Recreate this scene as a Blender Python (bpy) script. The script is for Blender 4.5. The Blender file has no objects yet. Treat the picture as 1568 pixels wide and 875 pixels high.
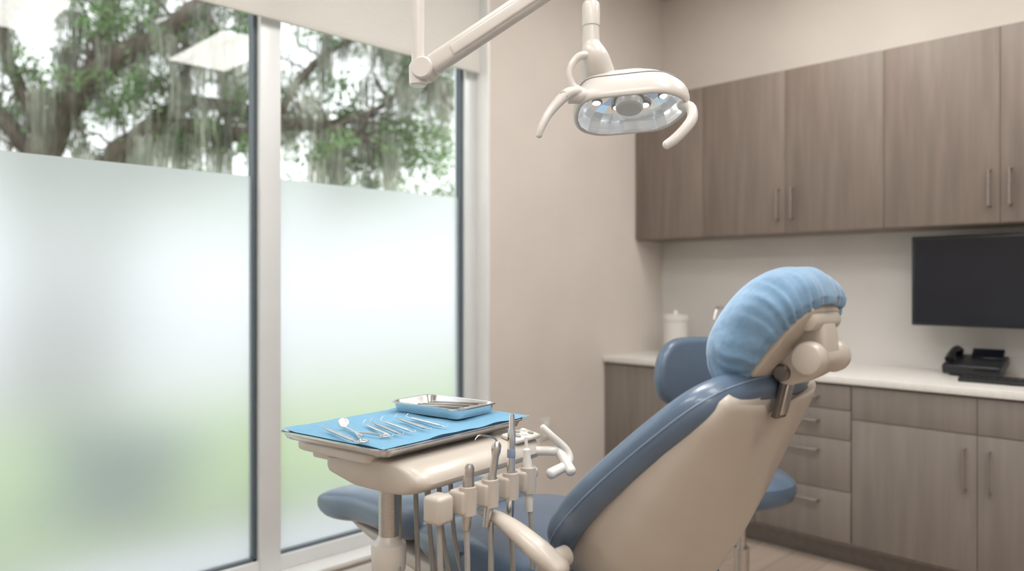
import bpy, bmesh, math, random
import numpy as np
from mathutils import Vector, Matrix
random.seed(7); np.random.seed(7)
S2=math.sqrt(0.5)
W=2.82; D=4.22; CH=3.2; CAMH=1.34
scene=bpy.context.scene
scene.view_settings.view_transform='Standard'
def c(R,F,Z): # room axes are turned 45 degrees to the view axis
    return Vector(((R+F)*S2,(F-R)*S2,Z))

# ---------------- materials ----------------
def nodes_of(m):
    m.use_nodes=True; return m.node_tree.nodes,m.node_tree.links
def pmat(name,col,rough=.5,metal=0,nscale=0,namt=.06,bump=0,stretch=(1,1,1),coat=0,sheen=0,emis=None,es=0,sss=0,bscale=None):
    m=bpy.data.materials.new(name); n,l=nodes_of(m); b=n['Principled BSDF']
    b.inputs['Base Color'].default_value=(*col,1); b.inputs['Roughness'].default_value=rough; b.inputs['Metallic'].default_value=metal
    b.inputs['Coat Weight'].default_value=coat; b.inputs['Sheen Weight'].default_value=sheen
    if emis: b.inputs['Emission Color'].default_value=(*emis,1); b.inputs['Emission Strength'].default_value=es
    if nscale or bump:
        tc=n.new('ShaderNodeTexCoord'); mp=n.new('ShaderNodeMapping'); mp.inputs['Scale'].default_value=stretch
        l.new(tc.outputs['Object'],mp.inputs[0])
        t=n.new('ShaderNodeTexNoise'); t.inputs['Scale'].default_value=nscale or 20; t.inputs['Detail'].default_value=5
        l.new(mp.outputs[0],t.inputs['Vector'])
        r=n.new('ShaderNodeValToRGB'); r.color_ramp.elements[0].position=.3; r.color_ramp.elements[1].position=.7
        r.color_ramp.elements[0].color=(*[max(0,x*(1-namt)) for x in col],1); r.color_ramp.elements[1].color=(*[min(1,x*(1+namt)) for x in col],1)
        l.new(t.outputs[0],r.inputs[0]); l.new(r.outputs[0],b.inputs['Base Color'])
        if bump:
            t2=t
            if bscale:
                t2=n.new('ShaderNodeTexNoise'); t2.inputs['Scale'].default_value=bscale; t2.inputs['Detail'].default_value=3; l.new(mp.outputs[0],t2.inputs['Vector'])
            bp=n.new('ShaderNodeBump'); bp.inputs['Strength'].default_value=bump; bp.inputs['Distance'].default_value=.01
            l.new(t2.outputs[0],bp.inputs['Height']); l.new(bp.outputs[0],b.inputs['Normal'])
    return m
M={}
M['wall']=pmat('wall_paint',(.655,.605,.555),.85,nscale=3,namt=.03,bump=.05,bscale=220)
M['splash']=pmat('backsplash_paint',(.62,.605,.58),.7,nscale=3,namt=.03)
M['ceil']=pmat('ceiling_paint',(.8,.78,.75),.9,nscale=4,namt=.02)
M['trimw']=pmat('white_trim',(.80,.80,.79),.45,nscale=5,namt=.02)
M['alu']=pmat('window_frame_alu',(.74,.76,.77),.4,metal=.1,nscale=5,namt=.02)
M['gasket']=pmat('dark_gasket',(.08,.10,.12),.5,nscale=30,namt=.1)
M['wood_up']=pmat('taupe_wood',(.190,.150,.125),.5,nscale=5,namt=.13,stretch=(6,6,.5))
M['wood_lo']=pmat('grey_taupe_wood',(.22,.192,.172),.5,nscale=5,namt=.10,stretch=(6,6,.5))
M['counter']=pmat('white_quartz',(.74,.72,.69),.3,nscale=40,namt=.04)
M['steel']=pmat('brushed_steel',(.58,.56,.54),.28,metal=1,nscale=60,namt=.08,stretch=(1,1,6))
M['pull']=pmat('satin_bronze_pull',(.27,.235,.21),.45,metal=.5,nscale=60,namt=.08)
M['chrome']=pmat('polished_steel',(.72,.72,.73),.15,metal=1,nscale=40,namt=.04)
M['dsteel']=pmat('dark_steel',(.20,.18,.17),.3,metal=.8,nscale=40,namt=.08)
M['shell']=pmat('cream_plastic',(.525,.475,.42),.34,nscale=6,namt=.03,coat=.2)
M['white']=pmat('white_plastic',(.66,.635,.60),.3,nscale=6,namt=.02,coat=.3)
M['blue']=pmat('blue_vinyl',(.095,.142,.215),.32,nscale=8,namt=.06,bump=.08,bscale=260,coat=.25)
M['seam']=pmat('blue_piping',(.20,.27,.38),.5,nscale=30,namt=.1)
M['cover']=pmat('blue_nonwoven_cover',(.155,.28,.43),.8,nscale=90,namt=.06,bump=.9,bscale=11,sheen=.3)
M['drape']=pmat('blue_drape_paper',(.175,.385,.565),.85,nscale=60,namt=.05,bump=.35,bscale=12)
M['hose']=pmat('grey_hose',(.34,.325,.31),.5,nscale=30,namt=.05)
M['black']=pmat('black_plastic',(.012,.013,.016),.35,nscale=30,namt=.1)
M['screen']=pmat('monitor_glass',(.008,.010,.016),.15,nscale=3,namt=.1)
M['bark']=pmat('oak_bark',(.12,.095,.08),.9,nscale=9,namt=.4,bump=.6,stretch=(1,1,.4))
M['bush']=pmat('bush_leaves',(.09,.22,.11),.8,nscale=9,namt=.4)
M['concrete']=pmat('pale_concrete',(.58,.58,.58),.9,nscale=2,namt=.06)
M['lawn']=pmat('lawn_grass',(.26,.37,.11),.95,nscale=1.5,namt=.2)
def floor_mat():
    m=bpy.data.materials.new('wood_plank_floor'); n,l=nodes_of(m); b=n['Principled BSDF']
    tc=n.new('ShaderNodeTexCoord'); br=n.new('ShaderNodeTexBrick'); br.inputs['Scale'].default_value=1
    br.inputs['Brick Width'].default_value=1.2; br.inputs['Row Height'].default_value=.18; br.inputs['Mortar Size'].default_value=.002
    br.inputs['Color1'].default_value=(.47,.38,.31,1); br.inputs['Color2'].default_value=(.42,.34,.275,1); br.inputs['Mortar'].default_value=(.25,.2,.16,1)
    l.new(tc.outputs['Object'],br.inputs[0]); 
    t=n.new('ShaderNodeTexNoise'); mp=n.new('ShaderNodeMapping'); mp.inputs['Scale'].default_value=(1,14,1); l.new(tc.outputs['Object'],mp.inputs[0]); l.new(mp.outputs[0],t.inputs['Vector']); t.inputs['Scale'].default_value=2
    mx=n.new('ShaderNodeMixRGB'); mx.blend_type='MULTIPLY'; mx.inputs[0].default_value=.25; l.new(br.outputs[0],mx.inputs[1]); l.new(t.outputs[0],mx.inputs[2])
    l.new(mx.outputs[0],b.inputs['Base Color']); b.inputs['Roughness'].default_value=.45; return m
M['floor']=floor_mat()
def clear_glass(nm='clear_glass',ior=1.75):
    m=bpy.data.materials.new(nm); n,l=nodes_of(m); n.remove(n['Principled BSDF'])
    o=n['Material Output']; t=n.new('ShaderNodeBsdfTransparent'); t.inputs[0].default_value=(.96,.98,.97,1)
    g=n.new('ShaderNodeBsdfGlossy'); g.inputs['Roughness'].default_value=.0
    f=n.new('ShaderNodeFresnel'); f.inputs[0].default_value=ior; x=n.new('ShaderNodeMixShader')
    l.new(f.outputs[0],x.inputs[0]); l.new(t.outputs[0],x.inputs[1]); l.new(g.outputs[0],x.inputs[2]); l.new(x.outputs[0],o.inputs[0]); return m
M['glass']=clear_glass(); M['lens']=clear_glass('lamp_cover_lens',1.25)
def frost():
    m=bpy.data.materials.new('frosted_film'); n,l=nodes_of(m); n.remove(n['Principled BSDF']); o=n['Material Output']
    r=n.new('ShaderNodeBsdfRefraction'); r.inputs['IOR'].default_value=1.3; r.inputs['Roughness'].default_value=.42; r.inputs[0].default_value=(.95,.965,.98,1)
    t=n.new('ShaderNodeBsdfTranslucent'); t.inputs[0].default_value=(.90,.93,.96,1)
    d=n.new('ShaderNodeBsdfDiffuse'); d.inputs[0].default_value=(.8,.83,.85,1)
    x=n.new('ShaderNodeMixShader'); x.inputs[0].default_value=.20; l.new(r.outputs[0],x.inputs[1]); l.new(t.outputs[0],x.inputs[2])
    y=n.new('ShaderNodeMixShader'); y.inputs[0].default_value=.08; l.new(x.outputs[0],y.inputs[1]); l.new(d.outputs[0],y.inputs[2])
    l.new(y.outputs[0],o.inputs[0]); return m
M['frost']=frost()
def translucent(name,col,amt,dcol=None,noise=0,va=(.6,1.5)):
    m=bpy.data.materials.new(name); n,l=nodes_of(m); n.remove(n['Principled BSDF']); o=n['Material Output']
    t=n.new('ShaderNodeBsdfTranslucent'); t.inputs[0].default_value=(*col,1); d=n.new('ShaderNodeBsdfDiffuse'); d.inputs[0].default_value=(*(dcol or col),1)
    if noise:
        tc=n.new('ShaderNodeTexCoord'); q=n.new('ShaderNodeTexNoise'); q.inputs['Scale'].default_value=noise; l.new(tc.outputs['Object'],q.inputs['Vector'])
        rp=n.new('ShaderNodeValToRGB'); rp.color_ramp.elements[0].position=.35; rp.color_ramp.elements[1].position=.65
        rp.color_ramp.elements[0].color=(*[x*va[0] for x in col],1); rp.color_ramp.elements[1].color=(*[min(1,x*va[1]) for x in col],1)
        l.new(q.outputs[0],rp.inputs[0]); l.new(rp.outputs[0],t.inputs[0]); l.new(rp.outputs[0],d.inputs[0])
    x=n.new('ShaderNodeMixShader'); x.inputs[0].default_value=amt; l.new(d.outputs[0],x.inputs[1]); l.new(t.outputs[0],x.inputs[2]); l.new(x.outputs[0],o.inputs[0]); return m
M['blind']=translucent('blind_fabric',(.82,.80,.765),.35,noise=300,va=(.96,1.04))
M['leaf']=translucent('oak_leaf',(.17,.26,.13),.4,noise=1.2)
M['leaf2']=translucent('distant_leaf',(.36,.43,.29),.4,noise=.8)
M['moss']=translucent('spanish_moss',(.36,.37,.32),.3,noise=2)
def emit(name,col,s):
    m=bpy.data.materials.new(name); n,l=nodes_of(m); n.remove(n['Principled BSDF']); e=n.new('ShaderNodeEmission'); e.inputs[0].default_value=(*col,1); e.inputs[1].default_value=s; l.new(e.outputs[0],n['Material Output'].inputs[0]); return m
M['panel']=emit('led_panel',(1,.97,.93),13.5)
M['led']=emit('lamp_led',(1,.99,.97),7)
M['reflector']=pmat('lamp_reflector',(.88,.89,.91),.16,metal=.95,nscale=50,namt=.05,emis=(1,1,1),es=.12)

# ---------------- mesh helpers ----------------
def root(name,loc=(0,0,0)):
    e=bpy.data.objects.new(name,None); e.empty_display_size=.1; e.location=loc; scene.collection.objects.link(e); return e
def mk(name,verts,faces,mat,parent=None,smooth=True,sub=0,angle=None):
    vs=[Vector(v) for v in verts]
    lo=Vector([min(v[i] for v in vs) for i in range(3)]); hi=Vector([max(v[i] for v in vs) for i in range(3)]); ctr=(lo+hi)/2
    me=bpy.data.meshes.new(name); me.from_pydata([tuple(v-ctr) for v in vs],[],faces); me.update()
    bm=bmesh.new(); bm.from_mesh(me); bmesh.ops.recalc_face_normals(bm,faces=bm.faces); bm.to_mesh(me); bm.free()
    me.materials.append(mat)
    for p in me.polygons: p.use_smooth=smooth
    if smooth and angle: me.set_sharp_from_angle(angle=math.radians(angle))
    o=bpy.data.objects.new(name,me); scene.collection.objects.link(o)
    o.location=ctr-(parent.location if parent else Vector((0,0,0)))
    if parent: o.parent=parent
    if sub:
        s=o.modifiers.new('sub','SUBSURF'); s.levels=sub; s.render_levels=sub
    return o
def box(name,ctr,size,mat,parent=None,bev=.004,ax=None,seg=2,taper=None):
    ctr=Vector(ctr); ex,ey,ez=ax or (Vector((1,0,0)),Vector((0,1,0)),Vector((0,0,1)))
    bm=bmesh.new(); bmesh.ops.create_cube(bm,size=1)
    for v in bm.verts:
        v.co=Vector((v.co.x*size[0],v.co.y*size[1],v.co.z*size[2]))
        if taper and v.co.z<0: v.co.x*=taper[0]; v.co.y*=taper[1]
    if bev: bmesh.ops.bevel(bm,geom=list(bm.edges),offset=bev,segments=seg,profile=.5,affect='EDGES')
    vs=[ctr+ex*v.co.x+ey*v.co.y+ez*v.co.z for v in bm.verts]; bm.verts.ensure_lookup_table()
    fs=[[v.index for v in f.verts] for f in bm.faces]; bm.free()
    return mk(name,vs,fs,mat,parent,smooth=bool(bev),angle=40)
def bxx(name,x0,x1,y0,y1,z0,z1,mat,parent=None,bev=.003):
    return box(name,((x0+x1)/2,(y0+y1)/2,(z0+z1)/2),(x1-x0,y1-y0,z1-z0),mat,parent,bev)
def spline(pts,k=8):
    pts=[Vector(p) for p in pts]; out=[]
    P=[pts[0]*2-pts[1]]+pts+[pts[-1]*2-pts[-2]]
    for i in range(1,len(P)-2):
        a,b,cc,d=P[i-1:i+3]
        for j in range(k):
            t=j/k; out.append(.5*((2*b)+(cc-a)*t+(2*a-5*b+4*cc-d)*t*t+(3*b-a-3*cc+d)*t**3))
    out.append(pts[-1]); return out
def tubegeo(pts,rad,n=12,flat=1.0,round_ends=False):
    pts=list(pts)
    N=len(pts); vs=[];fs=[]
    T=[(pts[min(i+1,N-1)]-pts[max(i-1,0)]).normalized() for i in range(N)]
    R=[rad(i/(N-1)) if callable(rad) else rad for i in range(N)]
    if round_ends:
        p0,t0,r0,p1,t1,r1=pts[0],T[0],R[0],pts[-1],T[-1],R[-1]
        pre=[(p0-t0*r0*math.sqrt(1-f*f)*.8,t0,r0*f) for f in (.3,.6,.85,.97)]
        post=[(p1+t1*r1*math.sqrt(1-f*f)*.8,t1,r1*f) for f in (.97,.85,.6,.3)]
        pts=[x[0] for x in pre]+pts+[x[0] for x in post]; T=[x[1] for x in pre]+T+[x[1] for x in post]; R=[x[2] for x in pre]+R+[x[2] for x in post]; N=len(pts)
    up=Vector((0,0,1)) if abs(T[0].z)<.9 else Vector((1,0,0))
    a=T[0].cross(up).normalized()
    for i in range(N):
        a=(a-T[i]*a.dot(T[i])).normalized(); b=T[i].cross(a); r=R[i]
        for k in range(n):
            th=2*math.pi*k/n; vs.append(pts[i]+a*math.cos(th)*r+b*math.sin(th)*r*flat)
    for i in range(N-1):
        for k in range(n):
            fs.append([i*n+k,i*n+(k+1)%n,(i+1)*n+(k+1)%n,(i+1)*n+k])
    fs.append(list(range(n))); fs.append([(N-1)*n+k for k in range(n)][::-1])
    return vs,fs
def interp(rs):
    def f(t):
        x=t*(len(rs)-1); i=max(0,min(int(x),len(rs)-2)); return rs[i]+(rs[i+1]-rs[i])*(x-i)
    return f
def tube(name,pts,rad,mat,parent=None,n=14,k=8,flat=1.0,sm=True,re=False):
    p=spline(pts,k) if sm and len(pts)>2 else [Vector(q) for q in pts]
    if isinstance(rad,(list,tuple)): rad=interp(rad)
    vs,fs=tubegeo(p,rad,n,flat,re); return mk(name,vs,fs,mat,parent,angle=50)
def lathe(name,p0,axis,prof,mat,parent=None,n=28):
    axis=Vector(axis).normalized(); up=Vector((0,0,1)) if abs(axis.z)<.9 else Vector((1,0,0))
    a=axis.cross(up).normalized(); b=axis.cross(a); vs=[];fs=[]
    for r,h in prof:
        for k in range(n):
            th=2*math.pi*k/n; vs.append(Vector(p0)+axis*h+(a*math.cos(th)+b*math.sin(th))*max(r,1e-4))
    for i in range(len(prof)-1):
        for k in range(n): fs.append([i*n+k,i*n+(k+1)%n,(i+1)*n+(k+1)%n,(i+1)*n+k])
    fs.append(list(range(n))); fs.append([(len(prof)-1)*n+k for k in range(n)])
    return mk(name,vs,fs,mat,parent,angle=35)
def roundpoly(pts,r,N=72):
    out=[];n=len(pts)
    for i in range(n):
        p=Vector(pts[i]).to_2d(); a=Vector(pts[i-1]).to_2d(); b=Vector(pts[(i+1)%n]).to_2d()
        rr=r[i] if isinstance(r,(list,tuple)) else r
        d1=min(rr,(a-p).length*.5); d2=min(rr,(b-p).length*.5)
        s=p+(a-p).normalized()*d1; e=p+(b-p).normalized()*d2
        for j in range(9):
            t=j/8; out.append(s*(1-t)**2+p*2*t*(1-t)+e*t*t)
    L=[0]
    for i in range(len(out)): L.append(L[-1]+(out[(i+1)%len(out)]-out[i]).length)
    res=[]; j=0
    for i in range(N):
        d=L[-1]*i/N
        while L[j+1]<d: j+=1
        t=(d-L[j])/max(1e-9,L[j+1]-L[j]); res.append(out[j].lerp(out[(j+1)%len(out)],t))
    return res
def pillow(name,outline,fr,th,r,mat,parent=None,dome=(0,0),seg=6,asym=None):
    n=len(outline); ctr=sum(outline,Vector((0,0)))/n
    area=sum(outline[i].x*outline[(i+1)%n].y-outline[(i+1)%n].x*outline[i].y for i in range(n))
    sg=1 if area>0 else -1
    nr=[]
    for i in range(n):
        t=(outline[(i+1)%n]-outline[i-1]).normalized(); nr.append(Vector((-t.y,t.x))*sg)
    rings=[]
    r1,r2=asym or (r,r)
    for j in range(seg+1):
        a=math.pi/2*j/seg; rings.append((r1*(1-math.sin(a)), -th/2+r1*(1-math.cos(a)),1))
    for j in range(seg+1):
        a=math.pi/2*j/seg; rings.append((r2*(1-math.cos(a)), th/2-r2+r2*math.sin(a),1))
    ks=[.85,.65,.4,.18]
    pre=[(r1,-th/2-dome[0]*(1-k*k),k) for k in ks[::-1]]; post=[(r2,th/2+dome[1]*(1-k*k),k) for k in ks]
    rings=pre+rings+post; vs=[];fs=[]
    for ins,z,k in rings:
        for i in range(n):
            p=outline[i]+nr[i]*ins; p=ctr+(p-ctr)*k; vs.append(fr(p.x,p.y,z))
    m=len(rings)
    for i in range(m-1):
        for k in range(n): fs.append([i*n+k,i*n+(k+1)%n,(i+1)*n+(k+1)%n,(i+1)*n+k])
    vs.append(fr(ctr.x,ctr.y,-th/2-dome[0])); vs.append(fr(ctr.x,ctr.y,th/2+dome[1]))
    for k in range(n):
        fs.append([k,(k+1)%n,m*n]); fs.append([(m-1)*n+k,(m-1)*n+(k+1)%n,m*n+1])
    return mk(name,vs,fs,mat,parent)
def loft(name,rings,mat,parent=None,cap=True,sub=0,angle=None):
    n=len(rings[0]); vs=[p for r in rings for p in r]; fs=[]
    for i in range(len(rings)-1):
        for k in range(n): fs.append([i*n+k,i*n+(k+1)%n,(i+1)*n+(k+1)%n,(i+1)*n+k])
    if cap: fs.append(list(range(n))); fs.append([(len(rings)-1)*n+k for k in range(n)])
    return mk(name,vs,fs,mat,parent,sub=sub,angle=angle)
def sell(th,e):
    cx,sx=math.cos(th),math.sin(th)
    return math.copysign(abs(cx)**(2/e),cx),math.copysign(abs(sx)**(2/e),sx)
def frame(o,ex,ey,ez):
    o,ex,ey,ez=[Vector(q) for q in (o,ex,ey,ez)]
    return lambda x,y,z:o+ex*x+ey*y+ez*z

# ---------------- room shell ----------------
XL=-1.3; YB=-2.4
bxx('floor',XL-.1,D+.1,YB-.1,W+.15,-.1,0,M['floor'],bev=0)
bxx('ceiling',XL-.1,D+.1,YB-.1,W+.15,CH,CH+.1,M['ceil'],bev=0)
bxx('wall_cabinet_side',D,D+.12,YB,W+.15,0,CH,M['wall'],bev=0)
bxx('wall_left',XL-.12,XL,YB,W+.15,0,CH,M['wall'],bev=0)
bxx('wall_rear',XL,D,YB-.12,YB,0,CH,M['wall'],bev=0)
OX1=2.66; OX0=-.75; OZ0=.12; OZ1=3.02
ww=root('wall_window_side',(1,W,0))
bxx('wall_right_part',OX1,D,W,W+.2,0,CH,M['wall'],ww,0)
bxx('wall_left_part',XL,OX0,W,W+.2,0,CH,M['wall'],ww,0)
bxx('wall_below',OX0,OX1,W,W+.2,0,OZ0,M['wall'],ww,0)
bxx('wall_above',OX0,OX1,W,W+.2,OZ1,CH,M['wall'],ww,0)
bxx('baseboard_window_side',XL,3.5,W-.014,W,0,.10,M['trimw'])
bxx('trim_1',OX0,OX1+.0,W-.02,W+.12,OZ0,OZ0+.02,M['trimw'])
wn=root('window_1',(1,2.95,0))
GY=2.95
z0=OZ0+.02
bxx('frame_bottom',OX0,OX1-.001,GY-.04,GY+.05,z0,z0+.06,M['alu'],wn)
bxx('frame_top',OX0,OX1-.001,GY-.04,GY+.05,OZ1-.07,OZ1-.001,M['alu'],wn)
bxx('jamb_right',2.575,OX1-.001,GY-.04,GY+.05,z0,OZ1-.001,M['alu'],wn)
bxx('jamb_right_lining',OX1-.018,OX1-.0005,W-.003,GY-.03,z0,OZ1-.001,M['trimw'],wn)
bxx('jamb_left',OX0,OX0+.08,GY-.04,GY+.05,z0,OZ1-.001,M['alu'],wn)
panes=[(-.67,.37),(.47,1.455),(1.55,2.575)]
for i,x in enumerate((.42,1.5025)):
    bxx('mullion_%d'%i,x-.045,x+.045,GY-.05,GY+.05,z0,OZ1-.001,M['alu'],wn)
FZ=1.772
for i,(a,b) in enumerate(panes):
    bxx('frosted_glass_%d'%i,a,b,GY-.003,GY+.003,z0+.05,FZ,M['frost'],wn,0)
    mk('clear_glass_%d'%i,[(a,GY,FZ),(b,GY,FZ),(b,GY,OZ1-.05),(a,GY,OZ1-.05)],[[0,1,2,3]],M['glass'],wn,False)
    for nm,xa,xb in (('l',a,a+.010),('r',b-.014,b)):
        bxx('gasket_%s_%d'%(nm,i),xa,xb,GY-.02,GY+.02,z0+.05,OZ1-.06,M['gasket'],wn,0)
    bxx('gasket_b_%d'%i,a,b,GY-.02,GY+.02,z0+.05,z0+.068,M['gasket'],wn,0)
bl=root('roller_blind',(1,2.86,2.4))
bxx('fabric',OX0+.03,2.63,2.862,2.864,2.425,3.0,M['blind'],bl,0)
bxx('hem_bar',OX0+.03,2.63,2.856,2.870,2.405,2.43,M['blind'],bl,.003)
tube('roller_tube',[(OX0+.02,2.865,2.985),(2.64,2.865,2.985)],.022,M['trimw'],bl,sm=False)
for i,(x,y) in enumerate(((2.68,-.05),(1.25,-.05),(-.2,-.05),(3.2,1.4),(1.75,1.4),(.2,1.4),(-.2,-1.6))):
    p=root('ceiling_light_panel',(x,y,CH-.01))
    bxx('frame',x-.27,x+.27,y-.55,y+.55,CH-.012,CH-.001,M['trimw'],p,.002)
    bxx('diffuser',x-.24,x+.24,y-.52,y+.52,CH-.016,CH-.0115,M['panel'],p,0)

# ---------------- cabinets ----------------
uc=root('upper_cabinet',(4.05,1,1.6))
UX=3.91; ub,ut=1.60,2.48
bxx('carcass',UX+.02,D-.001,-2.2,W-.001,ub,ut,M['wood_up'],uc,.002)
seams=[2.815,2.34,1.84,1.34,.85,.35,-.15,-.65,-1.15,-1.65,-2.2]
for i in range(len(seams)-1):
    b,a=seams[i],seams[i+1]
    bxx('door_%d'%i,UX,UX+.02,a+.001,b-.001,ub+.004,ut-.004,M['wood_up'],uc,.001)
    hy=(a+.04) if i%2==1 else (b-.04)
    if i>0: tube('handle_%d'%i,[(UX-.0,hy,ub+.08),(UX-.028,hy,ub+.08),(UX-.028,hy,ub+.24),(UX,hy,ub+.24)],.006,M['pull'],uc,sm=False)
bxx('backsplash',D-.012,D-.001,-2.2,W-.001,.90,ub-.001,M['splash'],None,0)  # backsplash panel on the wall between countertop and upper cabinets
lc=root('base_cabinet',(3.9,1,0))
LX=3.60; ct=.90
bxx('carcass',LX+.02,D-.001,-2.2,W-.001,.10,ct-.035,M['wood_lo'],lc,.002)
bxx('toe_kick',LX+.08,D-.001,-2.2,W-.001,.0,.10,M['dsteel'],lc,0)
bxx('countertop',LX-.02,D-.001,-2.22,W-.001,ct-.035,ct,M['counter'],lc,.004)
bxx('end_door',LX,LX+.02,1.86,W-.002,.12,ct-.045,M['wood_lo'],lc,.002)
zz=[.12,.36,.60,.74,ct-.045]
for i in range(4):
    bxx('drawer_%d'%i,LX,LX+.02,1.38,1.856,zz[i]+.0015,zz[i+1]-.0015,M['wood_lo'],lc,.001)
    zc=zz[i+1]-.06
    tube('drawer_handle_%d'%i,[(LX,1.53,zc),(LX-.028,1.53,zc),(LX-.028,1.70,zc),(LX,1.70,zc)],.006,M['pull'],lc,sm=False)
ys=[1.376,.865,.35,-.15,-.65,-1.15,-1.65,-2.2]
for i in range(len(ys)-1):
    bxx('door_%d'%i,LX,LX+.02,ys[i+1]+.001,ys[i]-.001,.12,.70,M['wood_lo'],lc,.001)
    bxx('top_drawer_%d'%i,LX,LX+.02,ys[i+1]+.001,ys[i]-.001,.703,ct-.045,M['wood_lo'],lc,.001)
    hy=ys[i+1]+.045 if i%2==0 else ys[i]-.045
    tube('handle_%d'%i,[(LX,hy,.47),(LX-.028,hy,.47),(LX-.028,hy,.64),(LX,hy,.64)],.006,M['pull'],lc,sm=False)
mo=root('wall_mounted_monitor',(4.02,.85,1.3))
bxx('panel',3.99,4.03,.40,1.24,1.13,1.56,M['black'],mo,.006)
bxx('screen',3.986,3.991,.415,1.225,1.145,1.545,M['screen'],mo,0)
bxx('mount_arm',4.03,D-.02,.78,.86,1.30,1.38,M['black'],mo,.005)
bxx('mount_plate',D-.026,D-.013,.72,.92,1.25,1.43,M['black'],mo,.002)
kb=root('computer_keyboard',(3.8,.9,.9))
bxx('base',3.76,3.90,.55,.98,.901,.918,M['black'],kb,.005)
for r in range(4):
    for k in range(14):
        bxx('key_%d_%d'%(r,k),3.77+r*.031,3.797+r*.031,.56+k*.0302,.586+k*.0302,.917,.924,M['black'],kb,.002)
ph=root('desk_phone',(4.06,1.0,.902))
box('body',(4.05,.98,.951),(.18,.24,.045),M['black'],ph,.008,ax=(Vector((.97,0,.24)),Vector((0,1,0)),Vector((-.24,0,.97))),seg=3)
box('display',(4.10,.94,.998),(.06,.13,.02),M['screen'],ph,.003,ax=(Vector((.7,0,.7)),Vector((0,1,0)),Vector((-.7,0,.7))))
tube('handset',[(3.98,1.07,.975),(4.02,1.07,1.005),(4.09,1.07,1.02),(4.135,1.07,1.005)],[.022,.015,.015,.022],M['black'],ph)
bxx('foot',4.0,4.13,.88,1.08,.902,.94,M['black'],ph,.003)
cn=root('cotton_canister',(3.98,2.57,.9))
lathe('body',(3.98,2.57,.901),(0,0,1),[(.066,0),(.07,.005),(.074,.20),(.080,.205),(.080,.235),(.074,.24),(.02,.245),(.015,.265),(.0,.27)],M['white'],cn)
lathe('band',(3.98,2.57,.92),(0,0,1),[(.068,0),(.0725,0),(.0735,.04),(.07,.04)],M['hose'],cn)
fa=root('sink_faucet',(4.08,2.3,.9))
tube('spout',[(4.1,2.3,.901),(4.1,2.3,1.1),(4.07,2.3,1.18),(4.0,2.3,1.18),(3.97,2.3,1.12)],.011,M['chrome'],fa)
lathe('flange',(4.1,2.3,.9005),(0,0,1),[(.026,0),(.026,.01),(.014,.02)],M['chrome'],fa)
tube('lever',[(4.1,2.3,.98),(4.1,2.24,1.0),(4.1,2.2,1.03)],.006,M['chrome'],fa)
ol=root('wall_outlet',(3.08,W,.53))
bxx('plate',3.045,3.115,W-.008,W-.0002,.475,.59,M['white'],ol,.003)
for z in (.507,.557):
    bxx('socket_%d'%(z*1000),3.063,3.097,W-.011,W-.007,z-.016,z+.016,M['trimw'],ol,.003)

# ---------------- dental chair ----------------
CX=1.54
dc=root('dental_chair',(CX,1.45,0))
tv=Vector((0,.72,-.694)).normalized()
nv=Vector((0,tv.z,-tv.y)).normalized()
BO=Vector((CX,.745,1.145))
fr=lambda x,s,d: BO+Vector((x,0,0))+tv*s+nv*(d+ .05*math.sin(max(0,min(1,s/.62))*math.pi)*-.2)
ol_=[(-.13,-.0),(.13,-.0),(.245,.05),(.28,.20),(.305,.36),(.30,.50),(.24,.61),(.12,.655),(-.12,.655),(-.24,.61),(-.30,.50),(-.305,.36),(-.28,.20),(-.245,.05)]
cush=roundpoly(ol_,.10,110)
pillow('backrest_cushion',cush,lambda x,s,d:fr(x,s,d),.078,.036,M['blue'],dc,dome=(0,-.015))
ctr2=Vector((0,.3))
pp=[fr(p.x+(p-ctr2).normalized().x*.0002,p.y+(p-ctr2).normalized().y*.0002,.003) for p in cush]
vs,fs=tubegeo(pp+[pp[0]],.0018,6); mk('backrest_piping',vs,fs,M['seam'],dc)
rings=[]
def shw(s): return interp([.200,.232,.252,.262,.262,.248,.215,.17])(s/.66)
def shd(s): return interp([.035,.070,.112,.155,.19,.215,.225,.21])(s/.66)
NS=40
for i in range(NS+1):
    s=.025+.625*i/NS
    e=min(1,(i+.6)/5); e2=min(1,(NS-i+.8)/7); k=math.sqrt(1-(1-e)**2)*math.sqrt(max(.05,1-(1-e2)**2)); k=.4+.6*k
    hw=shw(s)*(.8+.2*k); d=shd(s)*k; ring=[]
    for j in range(48):
        th=2*math.pi*j/48; x,y=sell(th,3.0)
        if y>0: dd=.022+d*y*(1-.14*(x*x))
        else: dd=.022+.015*y
        dip=0
        if i<10: dip=.05*(1-i/10)*math.exp(-(x/.26)**2)
        ring.append(fr(x*hw,s+dip,dd))
    rings.append(ring)
loft('backrest_shell',rings,M['shell'],dc)
def seatloft(name,secs,mat,e=3.5,n=40):
    rings=[]
    pts=spline([Vector((q[0],q[1],q[2])) for q in secs],6); p2=spline([Vector((q[0],q[3],0)) for q in secs],6)
    N=len(pts)
    for i in range(N):
        y,hw,zt=pts[i]; th=p2[i].y
        endk=1
        d0=min(i,N-1-i)
        if d0<5: endk=math.sqrt(1-(1-(d0+.35)/5.35)**2)
        ring=[]
        for j in range(n):
            a=2*math.pi*j/n; x,z=sell(a,e)
            ring.append(Vector((CX+x*hw*(.75+.25*endk),y,zt-th/2+z*th/2*endk-.012*(1-abs(x))*(z>0))))
        rings.append(ring)
    return loft(name,rings,mat,dc)
seatloft('seat_cushion',[(1.0,.25,.66,.12),(1.2,.275,.665,.13),(1.45,.285,.69,.13),(1.7,.27,.70,.13)],M['blue'])
seatloft('leg_rest',[(1.68,.265,.70,.12),(1.85,.24,.70,.12),(2.05,.20,.68,.12),(2.2,.19,.655,.12),(2.36,.17,.63,.11)],M['blue'])
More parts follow.
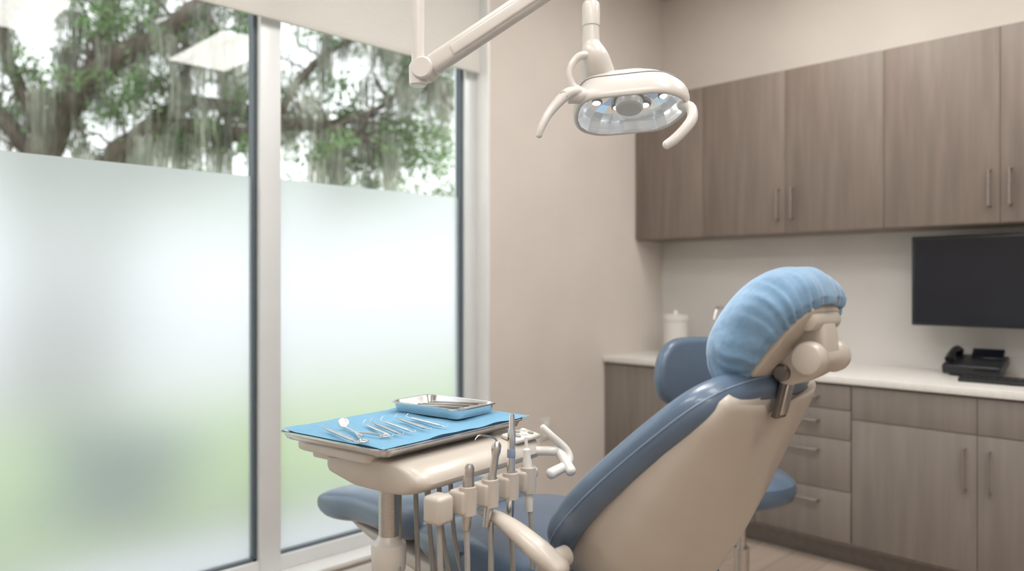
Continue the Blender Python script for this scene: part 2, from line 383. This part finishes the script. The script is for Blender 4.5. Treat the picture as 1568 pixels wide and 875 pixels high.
seatloft('seat_shell',[(1.0,.22,.56,.10),(1.3,.25,.57,.1),(1.7,.22,.58,.08),(2.2,.14,.57,.05)],M['shell'])
lathe('lift_column',(CX,1.35,.06),(0,0,1),[(.17,0),(.16,.03),(.12,.06),(.11,.3),(.12,.42),(.16,.47)],M['shell'],dc)
pillow('base_plate',roundpoly([(-.26,-.45),(.26,-.45),(.22,.4),(-.22,.4)],.15),frame((CX,1.4,.036),(1,0,0),(0,1,0),(0,0,1)),.07,.025,M['shell'],dc)
tube('armrest_near',[(1.215,1.31,.800),(1.20,1.25,.803),(1.19,1.18,.792),(1.19,1.11,.765),(1.205,1.065,.735)],[.013,.019,.025,.030,.028],M['shell'],dc,flat=.72,n=24,re=True)
lathe('armrest_near_pivot',(1.18,1.085,.745),(1,0,0),[(.012,0),(.018,.004),(.020,.015),(.022,.07)],M['shell'],dc)
tube('armrest_near_link',[(1.21,1.09,.74),(1.25,1.14,.68),(1.32,1.22,.60)],[.024,.03,.035],M['shell'],dc)
box('hinge_housing',(CX,1.12,.52),(.30,.26,.16),M['shell'],dc,.03,seg=4)

# headrest
HC=Vector((CX,.745,1.232)); th_=Vector((0,.64,-.77)).normalized(); nh=Vector((0,th_.z,-th_.y)).normalized()
rings=[];NA=260;NR=64
for i in range(NR+1):
    u=i/NR; ang=math.radians(3+ 121*u); ring=[]
    for j in range(NA):
        a=2*math.pi*j/NA; x,y=sell(a,2.5)
        rr=math.sin(ang)**.8 if ang<math.pi/2 else math.sin(ang)**.9
        g=max(0,(u-.34)/.66)
        w1=a+.10*math.sin(u*5+a*2)
        ple=(1-2*abs(math.sin(w1*11+1.4*math.sin(w1*3+1)))**.6+.45*math.sin(w1*37+2))*.6
        k=1+ple*.040*g**1.2 + .014*math.sin(a*4+u*6)*math.sin(u*9) + .010*math.sin(a*9-u*9+1)*min(1,u*2)+.006*math.sin(a*17+u*14)*min(1,u*2)
        edge=0
        if u>.95: k*=1-.04*(u-.95)/.05; edge=.004*ple
        ring.append(HC+Vector((1,0,0))*(x*.150*rr*k)+th_*(y*.155*rr*k)+nh*(-math.cos(ang)*.104*(1 if ang<math.pi/2 else .85)+edge))
    rings.append(ring)
last=rings[-1]
for q in range(1,4):
    rings.append([p+(HC+nh*.055-p)*(.03*q)+nh*(.004*(q if q<2 else -q+2)-.004*q) for p in last])
loft('headrest_cover',rings,M['cover'],dc,cap=False)
hp=roundpoly([(-.105,-.115),(.105,-.115),(.105,.11),(-.105,.11)],.07,60)
pillow('headrest_backplate',hp,lambda x,y,z:HC+Vector((x,0,0))+th_*y+nh*(.038+z),.03,.012,M['shell'],dc,dome=(0,.008))
xa=Vector((1,0,0))
rp=Vector((CX,.652,1.262))
lathe('headrest_roller',rp-xa*.065,xa,[(.012,0),(.019,.004),(.021,.012),(.021,.118),(.019,.126),(.012,.13)],M['shell'],dc)
pillow('headrest_arm',roundpoly([(.74,1.295),(.655,1.29),(.625,1.25),(.622,1.17),(.655,1.145),(.70,1.125),(.735,1.13),(.75,1.2)],.035,60),
   lambda x,y,z:Vector((CX+z,x,y)),.07,.012,M['shell'],dc)
kc=Vector((CX,.648,1.187))
lathe('headrest_knob',kc-xa*.078,(1,0,0),[(.020,0),(.029,.003),(.034,.012),(.035,.028),(.030,.034),(.028,.044),(.028,.112),(.033,.122),(.035,.128),(.034,.144),(.020,.156)],M['shell'],dc,36)
lathe('headrest_knob_groove',kc-xa*.0445,(1,0,0),[(.0305,0),(.0315,.001),(.0315,.004),(.0305,.005)],M['dsteel'],dc,36)
b0=Vector((CX,.715,1.152)); b1=Vector((CX,.738,1.062))
dirv=(b1-b0).normalized(); sn=dirv.cross(xa).normalized()
if sn.y>0: sn=-sn
box('headrest_bracket',(b0+b1)/2,((.046),(b1-b0).length+.02,.014),M['dsteel'],dc,.003,ax=(xa,dirv,sn))
box('headrest_bracket_face',(b0+b1)/2+sn*.008+dirv*.012,((.030),(b1-b0).length*.75,.008),M['steel'],dc,.003,ax=(xa,dirv,sn))
lathe('headrest_bracket_pin',b0-xa*.046,(1,0,0),[(.014,0),(.018,.004),(.018,.088),(.014,.092)],M['dsteel'],dc)

# ---------------- stool ----------------
sc_=c(.90,2.98,0); st=root('dental_stool',(sc_.x,sc_.y,0))
lathe('seat',(sc_.x,sc_.y,.49),(0,0,1),[(.10,-.01),(.17,0),(.195,.02),(.205,.05),(.20,.08),(.17,.105),(.1,.115),(.01,.112)],M['blue'],st,40)
lathe('column',(sc_.x,sc_.y,.10),(0,0,1),[(.03,0),(.03,.2),(.018,.2),(.018,.38),(.06,.385),(.06,.395)],M['steel'],st)
for k in range(5):
    a=k*2*math.pi/5+.3; dx,dy=math.cos(a),math.sin(a)
    tube('leg_%d'%k,[(sc_.x,sc_.y,.13),(sc_.x+dx*.14,sc_.y+dy*.14,.105),(sc_.x+dx*.27,sc_.y+dy*.27,.075)],[.022,.018,.014],M['dsteel'],st)
    lathe('caster_%d'%k,(sc_.x+dx*.27-dy*.012,sc_.y+dy*.27+dx*.012,.03),(dy,-dx,0),[(.02,0),(.03,.003),(.03,.021),(.02,.024)],M['black'],st)
bc=c(.735,3.10,.975); bn=(c(.45,-.9,0)).normalized(); bx=bn.cross(Vector((0,0,1))).normalized()
def sfr(x,y,z):
    return bc+bx*x+Vector((0,0,1))*y+bn*(z+ x*x*1.1)
pillow('back_pad',roundpoly([(-.23,-.13),(.23,-.13),(.20,.14),(-.20,.14)],.16),sfr,.07,.03,M['blue'],st,dome=(0,.01))
tube('back_post',[bc-bn*.04,bc-bn*.06+Vector((0,0,-.2)),Vector((bc.x,bc.y,.52))-bn*.03,Vector((sc_.x,sc_.y,.485))],.014,M['steel'],st)

# ---------------- delivery unit ----------------
an=math.radians(38); E1=c(math.sin(an),math.cos(an),0); E2=c(math.cos(an),-math.sin(an),0); T0=c(-.268,1.943,0)
def t(a,b,z): return T0+E1*a+E2*b+Vector((0,0,z))
EZ=Vector((0,0,1))
pc=c(-.292,1.80,0)
du=root('dental_delivery_unit',(pc.x,pc.y,0))
lathe('post',(pc.x,pc.y,.60),(0,0,1),[(.024,0),(.024,.30)],M['steel'],du)
lathe('post_collar',(pc.x,pc.y,.05),(0,0,1),[(.034,0),(.034,.60),(.040,.61),(.042,.66),(.040,.672),(.030,.678),(.024,.69)],M['white'],du)
lathe('floor_base',(pc.x,pc.y,0.0005),(0,0,1),[(.19,0),(.2,.01),(.19,.035),(.08,.05),(.05,.07)],M['shell'],du)
pillow('arm_slab',roundpoly([(-.235,-.15),(.22,-.15),(.22,.12),(-.235,.12)],.03,60),(lambda x,y,z:t(x,y,.944+z)),.024,.008,M['white'],du)
box('arm_housing',t(-.13,.0,.920),(.17,.10,.03),M['shell'],du,.008,ax=(E1,E2,EZ),seg=3)
box('arm_bracket',t(-.17,-.09,.921),(.06,.07,.022),M['white'],du,.005,ax=(E1,E2,EZ))
rings=[]
prof=[(-.06,.93),(.08,.945),(.19,.945),(.235,.935),(.262,.912),(.262,.897),(.24,.880),(.19,.872),(.05,.872),(-.06,.895)]
for i,a in enumerate([-.222,-.220,-.212,-.198,-.17,0,.20,.228,.240,.246,.248]):
    k={0:.80,1:.88,2:.95,3:.985}.get(min(i,10-i),1)
    pr=roundpoly(prof,.014,60); cc=Vector((.1,.905))
    rings.append([t(a,cc.x+(p.x-cc.x)*k,cc.y+(p.y-cc.y)*k) for p in pr])
loft('console_body',rings,M['shell'],du,angle=45)
box('control_panel',t(.185,.225,.944),(.10,.055,.012),M['white'],du,.005,ax=(E1,(E2-EZ*.18).normalized(),(EZ+E2*.18).normalized()),seg=3)
for i in range(3):
    for j in range(2):
        lathe('button_%d%d'%(i,j),t(.158+i*.027,.212+j*.024,.9545-j*.004),(EZ+E2*.18),[(.0075,-.003),(.0075,.0015),(.005,.003)],M['hose'] if (i+j)%2 else M['trimw'],du,14)
box('holder_bar',t(-.0,.272,.862),(.36,.03,.026),M['shell'],du,.008,ax=(E1,E2,EZ),seg=3)
HA=[-.125,-.048,.027,.095]
for i,a in enumerate(HA):
    box('holder_block_%d'%i,t(a,.302,.862),(.050,.046,.052),M['shell'],du,.008,ax=(E1,E2,EZ),seg=4)
    lathe('holder_ring_%d'%i,t(a,.315,.835),(0,0,1),[(.019,0),(.019,.06),(.0175,.062),(.0155,.056)],M['shell'],du,20)
box('holder_end_block',t(-.185,.285,.855),(.05,.05,.06),M['shell'],du,.01,ax=(E1,E2,EZ),seg=4)
def hp_(i,prof,mat,lean):
    a=HA[i]; ax=(EZ+E1*lean[0]+E2*lean[1]).normalized(); p=t(a,.315,.86); lathe('handpiece_%d'%i,p,ax,prof,mat,du,20); return p,ax
p,ax=hp_(0,[(.008,-.06),(.010,-.05),(.0125,-.01),(.0125,.05),(.010,.06),(.011,.066),(.011,.075),(.007,.083)],M['steel'],(.03,.05))
p,ax=hp_(1,[(.008,-.07),(.009,-.05),(.010,0),(.0085,.05),(.0085,.085),(.011,.095),(.011,.11),(.006,.118)],M['steel'],(.22,.0))
q=p+ax*.116; tube('scaler_tip',[q,q+EZ*.012-E1*.01,q+EZ*.022-E1*.04,q+EZ*.026-E1*.065,q+EZ*.018-E1*.078],[.003,.0028,.0022,.0016,.0006],M['chrome'],du)
p,ax=hp_(2,[(.007,-.08),(.009,-.06),(.0105,0),(.0095,.06),(.009,.10),(.0095,.105),(.0095,.13),(.007,.138),(.0065,.165),(.004,.172)],M['chrome'],(.03,.0))
lathe('handpiece_band',p+ax*.07,ax,[(.0097,0),(.0103,.002),(.0100,.018),(.0092,.02)],M['seam'],du,20)
p,ax=hp_(3,[(.008,-.07),(.010,-.05),(.0115,0),(.0115,.045),(.0095,.055),(.0095,.075),(.005,.08),(.0035,.105)],M['white'],(.05,-.1))
def hose(nm,a,b,zt,da,db,low):
    tube(nm,[t(a,b,zt),t(a+da*.2,b+db*.2+.004,zt-.12),t(a+da*.5,b+db*.5,low+.1),t(a+da*.8,b+db*.7-.04,low),t(a+da*.5,b-.12,low+.08),t(a*.6,b-.2,low+.3),t(a*.5,b-.22,.87)],.0062,M['hose'],du,k=10)
hose('hose_0',HA[0],.312,.81,-.03,.02,.40); hose('hose_1',HA[1],.315,.80,-.04,.03,.36)
hose('hose_2',HA[2],.315,.79,-.02,.03,.38); hose('hose_3',HA[3],.322,.80,-.015,.02,.35)
hose('hose_4',-.19,.29,.83,.0,.01,.42); hose('hose_5',HA[1]+.02,.30,.84,-.02,.0,.40)
tube('grab_handle',[t(.21,.25,.905),t(.235,.285,.905),t(.25,.30,.90),t(.235,.345,.862)],[.012,.012,.013,.014],M['white'],du,k=10,re=True)
tube('grab_handle_grip',[t(.225,.265,.965),t(.235,.285,.945),t(.262,.315,.905),t(.25,.325,.876),t(.19,.315,.86)],[.0085,.009,.010,.012,.014],M['white'],du,k=12,re=True)
# tray
tr=root('instrument_tray',t(0,0,.955))
to=roundpoly([(-.25,-.185),(.25,-.185),(.25,.185),(-.25,.185)],.035,80)
def trayshell(name,outl,z0,h,th,fr_,mat,par,flare=.012):
    n=len(outl); nr=[]
    for i in range(n):
        d=(outl[(i+1)%n]-outl[i-1]).normalized(); nr.append(Vector((d.y,-d.x)))
    prof=[(-.999,0),(-flare*1.2,0),(-flare*.6,.002),(0,h*.9),(.006,h),(.010,h-.001),(.010,h-.004),(.004,h-.004),(-flare*.4,-.002),(-flare*1.2,-.003),(-.999,-.003)]
    rings=[]
    for o_,z in prof:
        if o_==-.999: rings.append([fr_(p.x*.3,p.y*.3,z0+z) for p in outl])
        else: rings.append([fr_(p.x+m.x*o_,p.y+m.y*o_,z0+z) for p,m in zip(outl,nr)])
    return loft(name,rings,mat,par,cap=True,angle=60)
trayshell('tray_pan',to,.960,.018,.002,t,M['chrome'],tr)
vs=[];fs=[];NX,NY=60,44
for i in range(NX+1):
    for j in range(NY+1):
        x=-.250+.528*i/NX; y=-.184+.369*j/NY
        z=.981+.0016*math.sin(x*31+y*17)+.0014*math.sin(y*43-x*11)
        ov=max(abs(x)-.235,0)+max(abs(y)-.172,0)
        z+=.004*math.sin(x*60)*min(1,ov*30)*.6 - ov*ov*6
        if x>.24: z+=.004
        z=max(z,.979)
        vs.append(t(x,y,z))
for i in range(NX):
    for j in range(NY):
        k=i*(NY+1)+j; fs.append([k,k+1,k+NY+2,k+NY+1])
mk('drape',vs,fs,M['drape'],tr)
box('drape_fill',t(0,0,.970),(.46,.33,.016),M['drape'],tr,.004,ax=(E1,E2,EZ))
ca=root('instrument_cassette',t(.155,-.02,.985))
co=roundpoly([(-.075,-.12),(.075,-.12),(.075,.12),(-.075,.12)],.022,70)
trayshell('pan',co,.9875,.026,.002,lambda x,y,z:t(.155+x,-.02+y,z),M['chrome'],ca,.010)
for i in range(6):
    x=-.05+.02*i; 
    tube('tool_%d'%i,[t(.155+x-.006,-.10,1.000),t(.155+x,.0,1.002+.003*(i%2)),t(.155+x+.008,.075,1.010)],[.002,.0035,.0015],M['steel'] if i%2 else M['dsteel'],ca)
ii=root('dental_instruments',t(-.1,0,.985))
def uv(R,F): 
    d=c(R,F,0)-T0; return d.dot(E1),d.dot(E2)
def pr_(px,py,z=.988):
    F=1163*(CAMH-z)/(py-432); R=(px-784)/1163*F; return uv(R,F)
segs=[((493,656),(550,680)),((556,650),(600,670)),((567,647),(616,668)),((583,645),(634,664)),((605,641),(658,660)),((622,640),(684,656))]
for i,(p,q) in enumerate(segs):
    a=pr_(*p); b=pr_(*q); A=Vector(t(a[0],a[1],.990)); B=Vector(t(b[0],b[1],.990)); dd=B-A
    tube('probe_%d'%i,[A+EZ*.008+E1*.008,A+EZ*.001,A+dd*.12,A+dd*.2,A+dd*.8,A+dd*.88,B,B+EZ*.006+E1*.006],[.0007,.0011,.0018,.0036,.0036,.0018,.0011,.0007],M['chrome'] if i%2 else M['steel'],ii,k=5)
a=pr_(526,655); A=Vector(t(a[0],a[1],.999))
mn=(c(.15,-.8,.55)).normalized()
lathe('mouth_mirror_head',A,mn,[(.011,-.001),(.0125,0),(.0125,.002),(.011,.0025)],M['steel'],ii)
b=pr_(556,670); B=Vector(t(b[0],b[1],.990)); tube('mouth_mirror_handle',[A-EZ*.012,A.lerp(B,.3)-EZ*.005,B],[.0012,.003,.003],M['chrome'],ii)
a=pr_(540,662); A=t(a[0],a[1],.990); 
for s_,tgt in ((1,(556,677)),(-1,(590,669))):
    q=pr_(*tgt); B=Vector(t(q[0],q[1],.990)); A=Vector(A)
    tube('scissor_blade_%d'%(s_+1),[A+E1*.004*s_,A.lerp(B,.6),B],[.0012,.003,.0025],M['chrome'],ii)
    ring=[B+E1*(.011*math.cos(w))+E2*(.011*math.sin(w)) for w in [2*math.pi*k/20 for k in range(21)]]
    vs,fs=tubegeo(ring,.002,8); mk('scissor_loop_%d'%(s_+1),vs,fs,M['chrome'],ii)

# ---------------- operating lamp ----------------
lf=c(.28,1.81,1.737); lw=c(1,-.24,.05).normalized(); ld=c(-.2,.95,-.34); ld=(ld-lw*ld.dot(lw)).normalized(); ln=lw.cross(ld).normalized()
if ln.z<0: ln=-ln
la=root('dental_operating_light',lf)
L=lambda x,y,z: lf+lw*x+ld*y+ln*z
fo=roundpoly([(-.10,-.085),(.085,-.085),(.135,-.045),(.135,.015),(.075,.085),(-.085,.085),(-.13,.05),(-.132,-.01)],.035,72)
rings=[]
for k,z,sh in [(.95,.006,0),(.97,.0,0),(1.02,.002,0),(1.045,.010,0),(1.05,.022,0),(1.035,.034,0),(1.0,.046,0),(.93,.062,-.005),(.82,.078,-.012),(.66,.092,-.022),(.48,.102,-.034),(.3,.109,-.046),(.15,.112,-.055),(.04,.113,-.06)]:
    rings.append([L(p.x*k+sh,p.y*k,z) for p in fo])
loft('lamp_shell',rings,M['white'],la,cap=False)
# faceted deep reflector bowl
fo24=[fo[i*3] for i in range(24)]
rings=[]
for k,z in [(.955,.004),(.93,.016),(.88,.036),(.78,.052),(.62,.064),(.42,.072),(.1,.074)]:
    rings.append([L(p.x*k,p.y*k,z) for p in fo24])
o=loft('lamp_reflector',rings,M['reflector'],la,cap=False,angle=5)
for p_ in o.data.polygons: p_.use_smooth=False
vs=[L(p.x*.95,p.y*.95,.006) for p in fo]; mk('clear_cover',vs,[list(range(len(vs)))],M['lens'],la,False)
lathe('bulb_cap',L(0,0,.074),-ln,[(.036,0),(.036,.030),(.033,.033),(.033,.054),(.029,.058),(.0,.058)],M['white'],la,32)
lathe('bulb_cap_ring',L(0,0,.046),-ln,[(.0365,0),(.0375,.001),(.0375,.005),(.0365,.006)],M['hose'],la,32)
for i in range(8):
    a=2*math.pi*(i+.5)/8; x,y=.088*math.cos(a),.055*math.sin(a)
    lathe('led_%d'%i,L(x,y,.062),-ln,[(.012,0),(.012,.004),(.009,.006)],M['led'],la,18)
    lathe('led_rim_%d'%i,L(x,y,.063),-ln,[(.0125,0),(.0145,.001),(.0145,.005),(.0125,.006)],M['hose'],la,18)
for k,z in ((.935,.0635),):
    pts=[L(p.x*k-.005,p.y*k,z) for p in fo]; vs,fs=tubegeo(pts+[pts[0]],.0012,6); mk('lamp_shell_seam',vs,fs,M['hose'],la)
tube('neck',[L(-.065,.0,.090),c(.197,1.80,1.868),c(.188,1.80,1.905),c(.187,1.80,1.95)],[.042,.034,.021,.019],M['white'],la,n=24)
lathe('neck_collar',c(.187,1.80,1.945),(0,0,1),[(.0195,0),(.021,.002),(.021,.05),(.019,.056),(.016,.058)],M['white'],la)
lathe('down_tube',c(.187,1.80,1.99),(0,0,1),[(.0155,0),(.0155,.13)],M['white'],la)
tube('yoke',[c(.20,1.79,1.872),c(.158,1.775,1.868),c(.135,1.77,1.835),c(.14,1.77,1.80),c(.165,1.775,1.78)],[.012,.009,.008,.009,.014],M['white'],la)
lathe('handle_joint_near',c(.128,1.77,1.775),c(1,.05,.0),[(.014,0),(.019,.003),(.019,.03),(.015,.034),(.015,.05)],M['white'],la)
tube('handle_near',[c(.150,1.765,1.782),c(.128,1.755,1.775),c(.105,1.745,1.752),c(.082,1.735,1.722),c(.066,1.73,1.69),c(.062,1.73,1.675)],[.016,.017,.0145,.012,.0105,.009],M['white'],la,flat=.8,re=True)
lathe('handle_near_cap',c(.118,1.742,1.768),c(-.3,-1,.1),[(.011,-.004),(.010,.002),(.007,.004)],M['hose'],la,20)
tube('handle_far',[c(.398,1.77,1.752),c(.412,1.75,1.742),c(.412,1.735,1.715),c(.395,1.725,1.69),c(.368,1.72,1.663),c(.350,1.72,1.650)],[.016,.014,.013,.0125,.012,.0105],M['white'],la,flat=.8,re=True)
la2=root('light_support_arm',c(-.235,1.9,2.5))
j0=c(-.225,1.9,1.865); j1=c(.187,1.80,2.105)
lathe('drop_tube',c(-.235,1.9,1.875),(0,0,1),[(.0165,0),(.0165,CH-1.875-.03)],M['white'],la2)
lathe('ceiling_flange',c(-.235,1.9,CH-.04),(0,0,1),[(.03,0),(.09,.01),(.1,.03),(.1,.0395)],M['white'],la2)
lathe('elbow_cup',c(-.235,1.9,1.83),(0,0,1),[(.018,0),(.022,.004),(.023,.05),(.0175,.06)],M['white'],la2)
ddir=(j1-j0).normalized(); side=ddir.cross(EZ).normalized(); upv=side.cross(ddir)
lathe('elbow_disc',j0-side*.03+ddir*.01,side,[(.022,0),(.027,.005),(.028,.055),(.024,.06)],M['white'],la2)
ln_=(j1-j0).length
box('spring_arm',j0+ddir*(ln_/2+.02),(ln_-.01,.042,.05),M['white'],la2,.014,ax=(ddir,side,upv),seg=4)
box('spring_arm_cover',j0+ddir*(ln_*.55)-upv*.004,(ln_*.72,.048,.030),M['white'],la2,.006,ax=(ddir,side,upv),seg=3)
lathe('elbow_end',j1-side*.03,side,[(.022,0),(.028,.005),(.028,.055),(.022,.06)],M['white'],la2)

# ---------------- outdoors ----------------
mk('ground_outside',[(-40,3.05,-.12),(40,3.05,-.12),(40,60,-.12),(-40,60,-.12)],[[0,1,2,3]],M['concrete'],smooth=False)
mk('lawn',[(-12,4.3,-.10),(16,4.3,-.10),(16,9.0,-.10),(-12,9.0,-.10)],[[0,1,2,3]],M['lawn'],smooth=False)
def scatter_quads(name,ctrs,size,mat,parent,asp=.5):
    n=len(ctrs); ctrs=np.array(ctrs); a=np.random.normal(size=(n,3)); a/=np.linalg.norm(a,axis=1)[:,None]
    b=np.random.normal(size=(n,3)); b-=a*(a*b).sum(1)[:,None]; b/=np.linalg.norm(b,axis=1)[:,None]
    s=(size*np.random.uniform(.6,1.3,n))[:,None]
    P=np.stack([ctrs-a*s,ctrs-b*s*asp,ctrs+a*s,ctrs+b*s*asp],1).reshape(-1,3)
    o=np.array(parent.location)
    me=bpy.data.meshes.new(name); me.vertices.add(4*n); me.vertices.foreach_set('co',(P-o).ravel())
    me.loops.add(4*n); me.loops.foreach_set('vertex_index',np.arange(4*n)); me.polygons.add(n)
    me.polygons.foreach_set('loop_start',np.arange(n)*4); me.update(calc_edges=True); me.validate(); me.materials.append(mat)
    ob=bpy.data.objects.new(name,me); scene.collection.objects.link(ob); ob.parent=parent; return ob
tree=root('live_oak_tree',c(-5.1,8,-.1))
bv=[];bf=[]
def addlimb(pts,rad,n=9,k=6):
    p=spline(pts,k); 
    p=[q+Vector((random.gauss(0,.012),random.gauss(0,.012),random.gauss(0,.012))) for q in p]
    vs,fs=tubegeo(p,interp(rad),n); o=len(bv); bv.extend(vs); bf.extend([[i+o for i in f] for f in fs]); return p
def q(R,Z,F=8): return c(R,F,Z)
LB=[
 ([q(-5.3,-.1,8.2),q(-5.15,1.2,8.1),q(-4.98,2.52),q(-4.8,3.0),q(-4.5,3.42),q(-4.09,3.66,7.9),q(-3.54,3.9,7.8),q(-3.1,4.2,7.7),q(-2.4,4.6,7.6)],[.26,.24,.19,.16,.14,.13,.11,.09,.07]),
 ([q(-4.5,3.42),q(-4.4,3.8,8.1),q(-4.36,4.3,8.2),q(-4.2,5.1,8.3)],[.10,.09,.08,.06]),
 ([q(-4.7,-.1,8.4),q(-4.5,1.4,8.3),q(-4.26,2.59,8.1),q(-3.95,2.83),q(-3.6,2.94,7.9),q(-3.12,2.9,7.8),q(-2.7,2.85,7.7),q(-2.3,2.92,7.6),q(-1.8,2.85,7.5),q(-1.2,2.66,7.4)],[.24,.2,.13,.12,.11,.10,.08,.07,.055,.03]),
 ([q(-4.2,2.66,8.1),q(-3.8,3.14,8.2),q(-3.33,3.28,8.2),q(-2.8,3.12,8.2),q(-2.2,3.0,8.2),q(-1.6,3.2,8.2)],[.10,.09,.075,.06,.045,.02]),
 ([q(-2.5,2.88,7.7),q(-2.1,3.5,7.8),q(-1.6,3.9,7.9),q(-1.1,4.1,8)],[.05,.045,.03,.02]),
 ([q(-2.8,4.4,7.7),q(-1.9,4.3,7.7),q(-1.1,3.8,7.7),q(-.6,3.1,7.7)],[.05,.045,.035,.02]),
 ([q(-3.6,2.94,7.9),q(-3.3,3.5,7.7),q(-3.1,3.7,7.6),q(-2.7,3.75,7.6)],[.045,.04,.03,.02]),
 ([q(-4.98,2.6),q(-5.4,3.1,7.9),q(-5.8,3.4,7.8),q(-6.3,3.6,7.7)],[.09,.08,.06,.03]),
 ([q(-1.8,2.85,7.5),q(-1.3,3.1,7.6),q(-.9,3.5,7.6),q(-.6,4.1,7.6)],[.03,.028,.02,.012]),
 ([q(-5.0,3.0),q(-5.2,3.7,7.8),q(-5.1,4.3,7.7),q(-4.8,4.8,7.6)],[.07,.06,.05,.03]),
]
allp=[]
for p,r in LB:
    pts=addlimb(p,r); allp+= [x for x in pts if x.z>2.4]
twigs=[]
for _ in range(170):
    s=random.choice(allp); d=Vector((random.gauss(0,1),random.gauss(0,1),random.gauss(.25,.7))).normalized(); Lg=random.uniform(.3,.9)
    m=s+d*Lg*.5+Vector((random.gauss(0,.08),random.gauss(0,.08),random.gauss(0,.08))); e=s+d*Lg+Vector((0,0,random.uniform(-.15,.12)))
    p=addlimb([s,m,e],[.018,.012,.005],n=5,k=4); twigs.append(p[4:])
mk('trunk_and_limbs',bv,bf,M['bark'],tree)
cent=[]
for tw in twigs:
    if random.random()<.52:
        for p in tw[::2]:
            k=random.randint(20,60); r=random.uniform(.06,.14)
            cent+= [ (p.x+random.gauss(0,r),p.y+random.gauss(0,r),p.z+random.gauss(0,r*.6)) for _ in range(k)]
for _ in range(120):
    R=random.uniform(-6.5,-.3); Z=random.uniform(3.8,5.4); F=random.uniform(7.4,8.8); p=c(R,F,Z); r=random.uniform(.10,.20)
    cent+=[(p.x+random.gauss(0,r),p.y+random.gauss(0,r),p.z+random.gauss(0,r*.6)) for _ in range(60)]
for _ in range(46):
    R=random.uniform(-2.0,-.45); Z=random.uniform(2.2,3.5); F=random.uniform(7.6,8.4); p=c(R,F,Z); r=random.uniform(.07,.15)
    cent+=[(p.x+random.gauss(0,r),p.y+random.gauss(0,r),p.z+random.gauss(0,r*.6)) for _ in range(45)]
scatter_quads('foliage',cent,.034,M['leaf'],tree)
mv=[];mf=[]
def strand(p,Lg,w):
    n=5; a=random.uniform(0,math.pi); d=Vector((math.cos(a),math.sin(a),0)); x=Vector((random.gauss(0,.02),random.gauss(0,.02),0)); o=len(mv); pos=Vector(p)
    for i in range(n+1):
        f=i/n; ww_=w*(1-f*.8); pos2=pos+x*f+Vector((random.gauss(0,.007),random.gauss(0,.007),-Lg*f)); mv.append(pos2-d*ww_); mv.append(pos2+d*ww_)
    for i in range(n): mf.append([o+2*i,o+2*i+1,o+2*i+3,o+2*i+2])
twf=[p for tw in twigs for p in tw]
src=allp+twf[::3]
for _ in range(340):
    s=random.choice(src); Lm=random.uniform(.3,1.05)
    for k in range(random.randint(16,40)):
        r=.028+.03*Lm
        strand((s.x+random.gauss(0,r),s.y+random.gauss(0,r),s.z+random.gauss(0,.03)),Lm*random.uniform(.3,1),random.uniform(.004,.009))
mk('hanging_moss',mv,mf,M['moss'],tree,False)
bt=root('background_trees',c(-4,14,-.1)); cent=[];bv=[];bf=[]
for k in range(9):
    R=-9.5+k*1.15; F=15+random.uniform(-1,1); addlimb([c(R,F,-.1),c(R+.1,F,1.5),c(R-.1,F,3.0)],[.13,.10,.05])
    for _ in range(14):
        p=c(R+random.gauss(0,.8),F+random.gauss(0,.6),random.uniform(2.2,3.6 if k<6 else 4.4)); r=random.uniform(.2,.35)
        cent+=[(p.x+random.gauss(0,r),p.y+random.gauss(0,r),p.z+random.gauss(0,r*.7)) for _ in range(60)]
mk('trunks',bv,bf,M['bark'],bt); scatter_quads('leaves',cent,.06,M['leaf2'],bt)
bu=root('garden_bush',c(-2.45,4.7,-.1)); cent=[]
for _ in range(26):
    p=c(-2.45+random.gauss(0,.22),4.75+random.gauss(0,.15),random.uniform(-.05,.35))
    cent+=[(p.x+random.gauss(0,.1),p.y+random.gauss(0,.1),p.z+random.gauss(0,.08)) for _ in range(60)]
scatter_quads('leaves',cent,.04,M['bush'],bu)

# ---------------- world, lights, camera ----------------
w=bpy.data.worlds.new('overcast_sky'); scene.world=w; w.use_nodes=True; bgn=w.node_tree.nodes['Background']; bgn.inputs[0].default_value=(.94,.97,1,1); bgn.inputs[1].default_value=2.05
sun=bpy.data.lights.new('sun','SUN'); sun.energy=2.0; sun.angle=math.radians(25); sun.color=(1,.97,.92); so=bpy.data.objects.new('sun',sun); so.rotation_euler=(math.radians(35),math.radians(20),0); scene.collection.objects.link(so)
ll=bpy.data.lights.new('operating_light_beam','SPOT'); ll.energy=12; ll.spot_size=math.radians(80); ll.spot_blend=.8; ll.shadow_soft_size=.06
lo=bpy.data.objects.new('operating_light_beam',ll); lo.location=L(0,0,-.02); lo.rotation_euler=(-ln).to_track_quat('-Z','Y').to_euler(); scene.collection.objects.link(lo)
cd=bpy.data.cameras.new('camera'); cam=bpy.data.objects.new('camera',cd); scene.collection.objects.link(cam); scene.camera=cam
cam.location=(0,0,CAMH); cam.rotation_euler=(math.radians(90),0,math.radians(-45))
cd.sensor_width=36; cd.lens=36*1163/1568; cd.shift_y=-.0035; cd.clip_start=.05; cd.clip_end=200
cd.dof.use_dof=True; cd.dof.focus_distance=1.9; cd.dof.aperture_fstop=1.6
